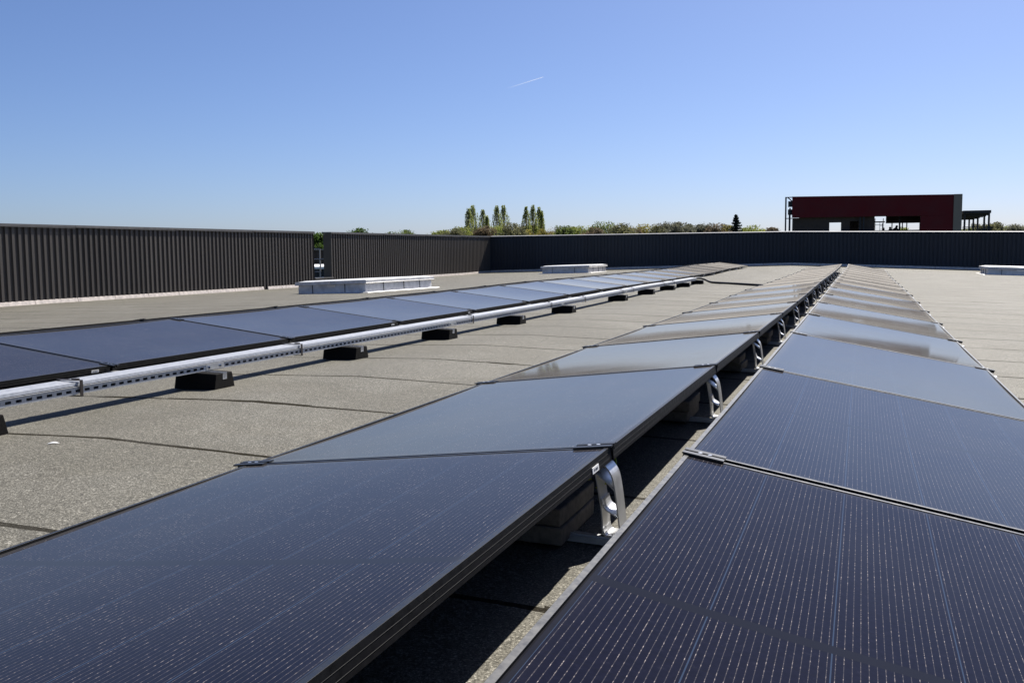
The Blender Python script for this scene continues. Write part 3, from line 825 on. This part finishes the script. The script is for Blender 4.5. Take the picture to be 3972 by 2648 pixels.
# scaffold tower and workers seen through the opening
e = empty('scaffold', (1.75, 78, 0.95), 'small scaffold tower with a ladder behind the open window hole', 'scaffold')
mb = MB()
for x in (-.30, .30):
    for y in (0, .7): mb.tube([(x, y, 0), (x, y, 2.40)], .025, 6)
for z in (.6, 1.2, 1.9): mb.tube([(-.3, 0, z), (.3, 0, z)], .02, 6)
mb.build('frame', M['clad_dark'], e)
mb = MB(); mb.box(-.42, .42, -.02, .72, 2.10, 2.17); mb.build('deck', M['slab'], e)
mb = MB()
for x in (.05, .28): mb.tube([(x, -.1, 0), (x, -.06, 2.1)], .018, 6)
for i in range(7): mb.tube([(.05, -.09, .2 + i * .27), (.28, -.09, .2 + i * .27)], .013, 6)
mb.build('ladder', M['alu'], e)
def person(loc, rz_, label, lean=0.0, sit=False, height=1.74):
    s = height / 1.74
    J = [(0, 0, .95), (0, .0, 1.20), (0, .0, 1.42), (0, -.01, 1.52), (0, -.02, 1.62), (0, -.02, 1.73),
         (.19, 0, 1.41), (.25, -.06, 1.13), (.22, -.24, 1.00), (-.19, 0, 1.41), (-.25, -.04, 1.13), (-.20, -.22, 1.03),
         (.10, 0, .90), (.12, -.02, .50), (.12, .02, .06), (.13, -.14, .03), (-.10, 0, .90), (-.12, -.01, .50), (-.12, .03, .06), (-.13, -.13, .03)]
    E_ = [(0, 1), (1, 2), (2, 3), (3, 4), (4, 5), (2, 6), (6, 7), (7, 8), (2, 9), (9, 10), (10, 11), (0, 12), (12, 13), (13, 14), (14, 15), (0, 16), (16, 17), (17, 18), (18, 19)]
    Rr = [.15, .15, .15, .06, .10, .085, .065, .05, .04, .065, .05, .04, .10, .07, .05, .045, .10, .07, .05, .045]
    def bend(p):
        x, y, z = p
        if z > .95 and lean:
            a = lean * (z - .95) / .8; y, z = y - (z - .95) * math.sin(a), .95 + (z - .95) * math.cos(a)
        return (x * s, y * s, z * s)
    me = bpy.data.meshes.new('person'); me.from_pydata([bend(j) for j in J], E_, [])
    me.materials.append(M['cloth']); o = bpy.data.objects.new('person', me); COL.objects.link(o)
    sk = o.modifiers.new('skin', 'SKIN')
    for v, r_ in zip(me.skin_vertices[0].data, Rr): v.radius = (r_ * s, r_ * s)
    me.skin_vertices[0].data[0].use_root = True
    ss = o.modifiers.new('sub', 'SUBSURF'); ss.levels = 1; ss.render_levels = 1
    o.location = loc; o.rotation_euler = (0, 0, rz_)
    return tag(o, label, 'person')
pa = ctr(3472, 880, 77.5)
person((pa.x, 77.5, .95), .4, 'worker in dark clothes bending forward in the open window hole', lean=.4, height=1.88)
pa = ctr(3429, 880, 78)
person((pa.x - .05, 77.2, .95), .2, 'worker in dark clothes beside the scaffold foot, only the head and shoulders showing', height=1.68)
pa = ctr(3455, 880, 77.6)
person((pa.x, 79.0, .95), -.5, 'worker in dark clothes standing further inside, between the two others', height=1.78)

# ------------------------------------------------------------------ trees
def mat_leaf(name, c0, c1):
    mt, nt, bs = new_mat(name); g = N(nt)
    o = g.obj(); f = g.noise(o, .9, 3, .6)
    c = g.ramp(f, [(.35, c0), (.65, c1)]); g.link(c, bs.inputs['Base Color'])
    bs.inputs['Roughness'].default_value = .7; bs.inputs['Specular IOR Level'].default_value = .25
    tr = g.n('ShaderNodeBsdfTranslucent'); g.link(c, tr.inputs[0])
    mx = g.n('ShaderNodeMixShader'); mx.inputs[0].default_value = .55
    out = nt.nodes['Material Output']; g.link(bs.outputs[0], mx.inputs[1]); g.link(tr.outputs[0], mx.inputs[2]); g.link(mx.outputs[0], out.inputs[0])
    return mt
LEAF = {
    'green': mat_leaf('leaf_green', (.085, .120, .034), (.17, .205, .060)),
    'lime': mat_leaf('leaf_lime', (.135, .165, .040), (.27, .29, .075)),
    'poplar': mat_leaf('leaf_poplar', (.19, .225, .065), (.36, .39, .12)),
    'yellow': mat_leaf('leaf_yellow', (0.150, 0.138, 0.031), (0.263, 0.225, 0.056)),
    'olive': mat_leaf('leaf_olive', (.095, .100, .050), (.17, .165, .085)),
    'brown': mat_leaf('leaf_brown', (0.106, 0.085, 0.056), (0.188, 0.144, 0.088)),
    'grey': mat_leaf('leaf_grey', (0.100, 0.103, 0.073), (0.175, 0.175, 0.125)),
    'fir': mat_leaf('leaf_fir', (0.013, 0.020, 0.018), (0.027, 0.040, 0.033)),
    'dark': mat_leaf('leaf_dark', (0.031, 0.062, 0.015), (0.094, 0.150, 0.031)),
}
def leafquad(mb_, c, r, rnd):
    n = Vector((rnd.gauss(0, 1), rnd.gauss(0, 1), rnd.gauss(0, 1)))
    n.normalize(); a = n.orthogonal().normalized(); b = n.cross(a); t = rnd.uniform(0, 6.28)
    a, b = a * math.cos(t) + b * math.sin(t), b * math.cos(t) - a * math.sin(t)
    a *= r; b *= r * rnd.uniform(.45, .8)
    mb_.add([c - a * .9, c - b * .8, c + a, c + b * .8], [(0, 1, 2, 3)])
def round_tree(px, py, wpx, dist, leaf, label, seed, dens=1.0, depth_scale=1.0, group='trees beyond the far wall', airy=.0):
    rnd = random.Random(seed)
    T = at(px, py - 5, dist); r = wpx / F_PX * dist / 2 * 2.05
    h = T.z + 7
    e_ = empty('tree', (T.x, T.y, -7), label, 'tree', group)
    tk = MB(); tk.tube([(0, 0, 0), (.05 * r, .02, h * .3), (0, .05 * r, h * .62)], .06 * r + .10, 7, r2=.05 * r)
    limbs = []
    for i in range(7):
        a = rnd.uniform(0, 6.28); z0 = h * rnd.uniform(.3, .55)
        p2 = Vector((math.cos(a) * r * rnd.uniform(.4, .8), math.sin(a) * r * rnd.uniform(.4, .8), h * rnd.uniform(.62, .92)))
        tk.tube([(0, 0, z0), (p2.x * .45, p2.y * .45, z0 * .5 + p2.z * .5), p2], .05 * r, 5, r2=.012 * r); limbs.append(p2)
    tk.build('trunk', M['bark'], e_, smooth=True)
    cr = MB(); ch = min(h * .72, r * 1.75); zc = h - ch / 2
    clumps = []
    for i in range(int(42 + 6 * dens)):
        for _ in range(30):
            v = Vector((rnd.uniform(-1, 1), rnd.uniform(-1, 1), rnd.uniform(-1, 1)))
            if .25 < v.length < .92: break
        clumps.append((Vector((v.x * r, v.y * r, zc + v.z * ch / 2 * .94)), r * rnd.uniform(.20, .42)))
    lo = min(.24, .035 * r + .09)
    for c, cr_ in clumps:
        for k in range(int(84 * dens)):
            d = Vector((rnd.gauss(0, 1), rnd.gauss(0, 1), rnd.gauss(0, .8))); d.normalize()
            p = c + d * cr_ * rnd.uniform(.35, 1.06)
            if p.z > h: p.z = h - rnd.uniform(0, .3)
            leafquad(cr, p, lo * rnd.uniform(.6, 1.15), rnd)
    for k in range(int(120 * dens)):                     # loose twigs at the rim
        v = Vector((rnd.gauss(0, 1), rnd.gauss(0, 1), abs(rnd.gauss(0, 1)))); v.normalize()
        leafquad(cr, Vector((v.x * r, v.y * r, zc + v.z * ch / 2)) * 1.0 + Vector((0, 0, rnd.uniform(-.25, .1))), lo * rnd.uniform(.35, .7), rnd)
    cr.build('crown', LEAF[leaf], e_, fix=False)
    return e_
def poplar(px, py, wpx, dist, label, seed, forks=()):
    rnd = random.Random(seed); T = at(px, py, dist); r = wpx / F_PX * dist / 2 * 1.95; h = T.z + 7
    e_ = empty('poplar_tree', (T.x, T.y, -7), label, 'tree', 'poplars beyond the far wall')
    tk = MB(); tk.tube([(0, 0, 0), (0, 0, h * .5), (.05, 0, h * .95)], .32, 7, r2=.04)
    cr = MB()
    # upright feathery tufts fill a flame-shaped outline; each hangs on its own upswept branch
    wk = wpx / 40.0
    def half(dn): return (.10 + 1.42 * (min(max(dn, 0), 6) / 4.7) ** .85) * wk
    for i in range(150):
        dn = 10.0 * ((i + rnd.random()) / 150) ** 1.15 + .25
        a = i * 2.4 + rnd.uniform(-.4, .4); R_ = half(dn) * rnd.uniform(.25, 1.0) ** .6 * rnd.uniform(.85, 1.08)
        c = Vector((math.cos(a) * R_, math.sin(a) * R_, h - dn))
        tk.tube([(0, 0, c.z - 1.0 - R_ * 1.6), (c.x * .75, c.y * .75, c.z - .7), c], .028, 4, r2=.010)
        hgt = rnd.uniform(.35, .65); wd_ = rnd.uniform(.10, .19)
        for k in range(24):
            t = rnd.uniform(-1, 1); w_ = wd_ * (1 - .45 * (t + 1))
            p = c + Vector((rnd.gauss(0, w_), rnd.gauss(0, w_), t * hgt))
            if p.z < h: leafquad(cr, p, rnd.uniform(.07, .15), rnd)
    tk.build('trunk', M['bark'], e_, smooth=True)
    cr.build('crown', LEAF['poplar'], e_, fix=False)
    return e_
DP = 172
POP = [(1817, 808, 40, 'shorter left half of the leftmost pair of poplars'), (1834, 796, 44, 'tall right half of the leftmost pair of poplars'),
       (1873, 812, 40, 'poplar standing alone right of the leftmost pair'), (1889, 836, 26, 'short poplar leaning against the lone poplar'),
       (1927, 797, 40, 'left one of the middle pair of tall poplars'), (1953, 796, 42, 'right one of the middle pair of tall poplars'),
       (2040, 801, 32, 'slim left poplar of the right-hand group'), (2067, 795, 40, 'tallest poplar of the right-hand group'),
       (2090, 803, 36, 'right edge poplar of the right-hand group'), (2101, 818, 26, 'shortest poplar at the right side of the right-hand group')]
for i, (px, py, w, lb) in enumerate(POP): poplar(px, py, w, DP + (i % 3) * 3, lb, 10 + i)
RT = [
    (1387, 889, 60, 'dark', 'treetop peeking over the left wall just right of the gap'),
    (1545, 895, 50, 'green', 'low treetop peeking over the middle of the left wall'), (1580, 897, 50, 'green', 'smaller treetop beside the one over the middle of the left wall'),
    (1680, 902, 44, 'lime', 'faint treetop just over the wall left of the bushes'),
    (1722, 897, 40, 'lime', 'leftmost low bushy tree over the far corner'), (1758, 890, 54, 'olive', 'round grey green tree left of the poplars'),
    (1795, 883, 46, 'lime', 'leafy tree at the foot of the leftmost poplars'), (1850, 884, 50, 'lime', 'bright green tree under the leftmost pair of poplars'),
    (1882, 880, 44, 'brown', 'brownish tree under the lone poplar'), (1938, 882, 56, 'lime', 'bright green tree under the middle pair of poplars'),
    (1985, 869, 56, 'olive', 'dome shaped olive tree right of the middle poplars'), (2012, 884, 56, 'yellow', 'yellow green tree left of the right-hand poplars'),
    (2062, 880, 46, 'lime', 'light green tree under the right-hand poplars'), (2120, 892, 46, 'yellow', 'yellow tree right of the right-hand poplars'),
    (2152, 885, 44, 'brown', 'bare brown tree right of the yellow one'), (2187, 879, 44, 'green', 'dark green pointed tree right of the bare brown one'),
    (2222, 884, 40, 'lime', 'low light green tree left of the lobed dark tree'), (2262, 879, 52, 'lime', 'light green tree in a dip of the treeline'),
    (2300, 886, 44, 'brown', 'low brownish tree left of the tall lobed tree'), (2340, 863, 66, 'green', 'tall lobed tree in the middle of the treeline'),
    (2412, 871, 72, 'olive', 'broad olive tree right of the tall lobed tree'), (2455, 884, 40, 'brown', 'low brown tree beside the broad olive tree'),
    (2497, 872, 60, 'yellow', 'yellow green tree left of the broad grey tree'), (2545, 880, 44, 'olive', 'small olive tree touching the broad grey tree'),
    (2590, 864, 58, 'grey', 'left dome of the broad grey tree'), (2632, 866, 60, 'grey', 'right dome of the broad grey tree'),
    (2674, 873, 34, 'olive', 'narrow small tree right of the grey domes'), (2700, 886, 34, 'brown', 'lowest brown tree before the round grey tree'),
    (2728, 869, 36, 'grey', 'round grey tree left of the brown one'), (2760, 884, 34, 'brown', 'low brown bush between two taller crowns'),
    (2785, 870, 54, 'brown', 'wide brown tree left of the dark fir'), (2825, 877, 36, 'yellow', 'yellow tree touching the dark fir'),
    (2880, 889, 44, 'lime', 'low green tree at the foot of the dark fir'), (2922, 878, 56, 'lime', 'light green tree right of the dark fir'),
    (2955, 890, 40, 'lime', 'low green tree at the right end of the treeline'), (3000, 886, 30, 'brown', 'thin bare tree left of the red building'),
    (3496, 884, 40, 'lime', 'small green tree seen through the window hole of the red building'), (3745, 890, 40, 'lime', 'low green tree behind the terrace railing'),
    (3800, 868, 50, 'grey', 'grey tree behind the terrace canopy posts'), (3838, 874, 40, 'olive', 'olive tree right of the canopy posts'),
    (3872, 866, 50, 'olive', 'roundest tree right of the canopy'), (3905, 882, 40, 'lime', 'low green tree near the right edge'),
    (3935, 874, 50, 'grey', 'pale grey tree near the right edge'), (3968, 872, 50, 'olive', 'olive tree cut off by the right edge'),
]
for i, (px, py, w, lf, lb) in enumerate(RT):
    round_tree(px, py, w, 140 + (i * 37 % 5) * 9 if px < 3700 and px > 1400 else 120 + (i % 3) * 8, lf, lb, 100 + i, dens=1.05)
round_tree(1232, 908, 64, 95, 'dark', 'dense green tree seen through the gap in the left parapet', 77, dens=1.6, group=None)
# dark fir
def fir(px, py, wpx, dist, label):
    rnd = random.Random(4); T = at(px, py, dist); r = wpx / F_PX * dist / 2; h = T.z + 7
    e_ = empty('fir_tree', (T.x, T.y, -7), label, 'tree')
    tk = MB(); tk.tube([(0, 0, 0), (0, 0, h * .98)], .3, 7, r2=.03); tk.build('trunk', M['bark'], e_)
    cr = MB(); top = h; z = top
    span = r * 2.35; nlev = 15
    for i in range(nlev):
        f = (i + .4) / nlev; z = top - f * span; R_ = r * (f ** .85) * 1.02
        for k in range(11):
            a = rnd.uniform(0, 6.28); l_ = R_ * rnd.uniform(.65, 1.12)
            for q in range(16):
                t = q / 15; p = Vector((math.cos(a) * l_ * t, math.sin(a) * l_ * t, z - l_ * .20 * t + .22 * l_ * t * t + rnd.uniform(-.1, .1)))
                leafquad(cr, p + Vector((rnd.gauss(0, .06), rnd.gauss(0, .06), 0)), rnd.uniform(.12, .26), rnd)
    for k in range(25): leafquad(cr, Vector((rnd.gauss(0, .04), rnd.gauss(0, .04), top - rnd.uniform(0, .5))), .12, rnd)
    cr.build('crown', LEAF['fir'], e_, fix=False)
fir(2855, 834, 116, 150, 'dark conical fir tree standing out of the treeline')

# ------------------------------------------------------------------ contrail high in the sky
def far(px, py, d_):
    d = fw + rt * ((px - W_PX / 2) / F_PX) - up * ((py - H_PX / 2) / F_PX); return CAM + d.normalized() * d_
mt, nt, bs = new_mat('ice_trail'); g = N(nt)
o = g.obj(); x, y, z = g.sep(o)
bs.inputs['Base Color'].default_value = (.9, .92, .95, 1); bs.inputs['Roughness'].default_value = 1; bs.inputs['Specular IOR Level'].default_value = 0
fade = g.ramp(g.math('DIVIDE', z, 112.0), [(.0, (.0,) * 3), (.5, (.22,) * 3), (1, (.5,) * 3)]); nz = g.noise(o, .12, 3, .6)
tl = g.n('ShaderNodeBsdfTranslucent'); tl.inputs[0].default_value = (.95, .96, .98, 1); tp = g.n('ShaderNodeBsdfTransparent'); m1 = g.n('ShaderNodeMixShader'); m1.inputs[0].default_value = .55
m2 = g.n('ShaderNodeMixShader'); g.link(bs.outputs[0], m1.inputs[1]); g.link(tl.outputs[0], m1.inputs[2]); g.link(g.math('MULTIPLY', fade, nz), m2.inputs[0]); g.link(tp.outputs[0], m2.inputs[1]); g.link(m1.outputs[0], m2.inputs[2])
g.link(m2.outputs[0], nt.nodes['Material Output'].inputs[0])
A, B = far(1962, 345, 3000), far(2108, 299, 3000)
mb = MB(); Lc = (B - A).length
mb.tube([(0, 0, Lc * i / 8) for i in range(9)], 1.9, 8, r2=.9)
o = mb.build('contrail', mt, smooth=True); o.location = A; o.rotation_euler = (B - A).to_track_quat('Z', 'Y').to_euler()
tag(o, 'short white aircraft contrail in the blue sky', 'contrail')
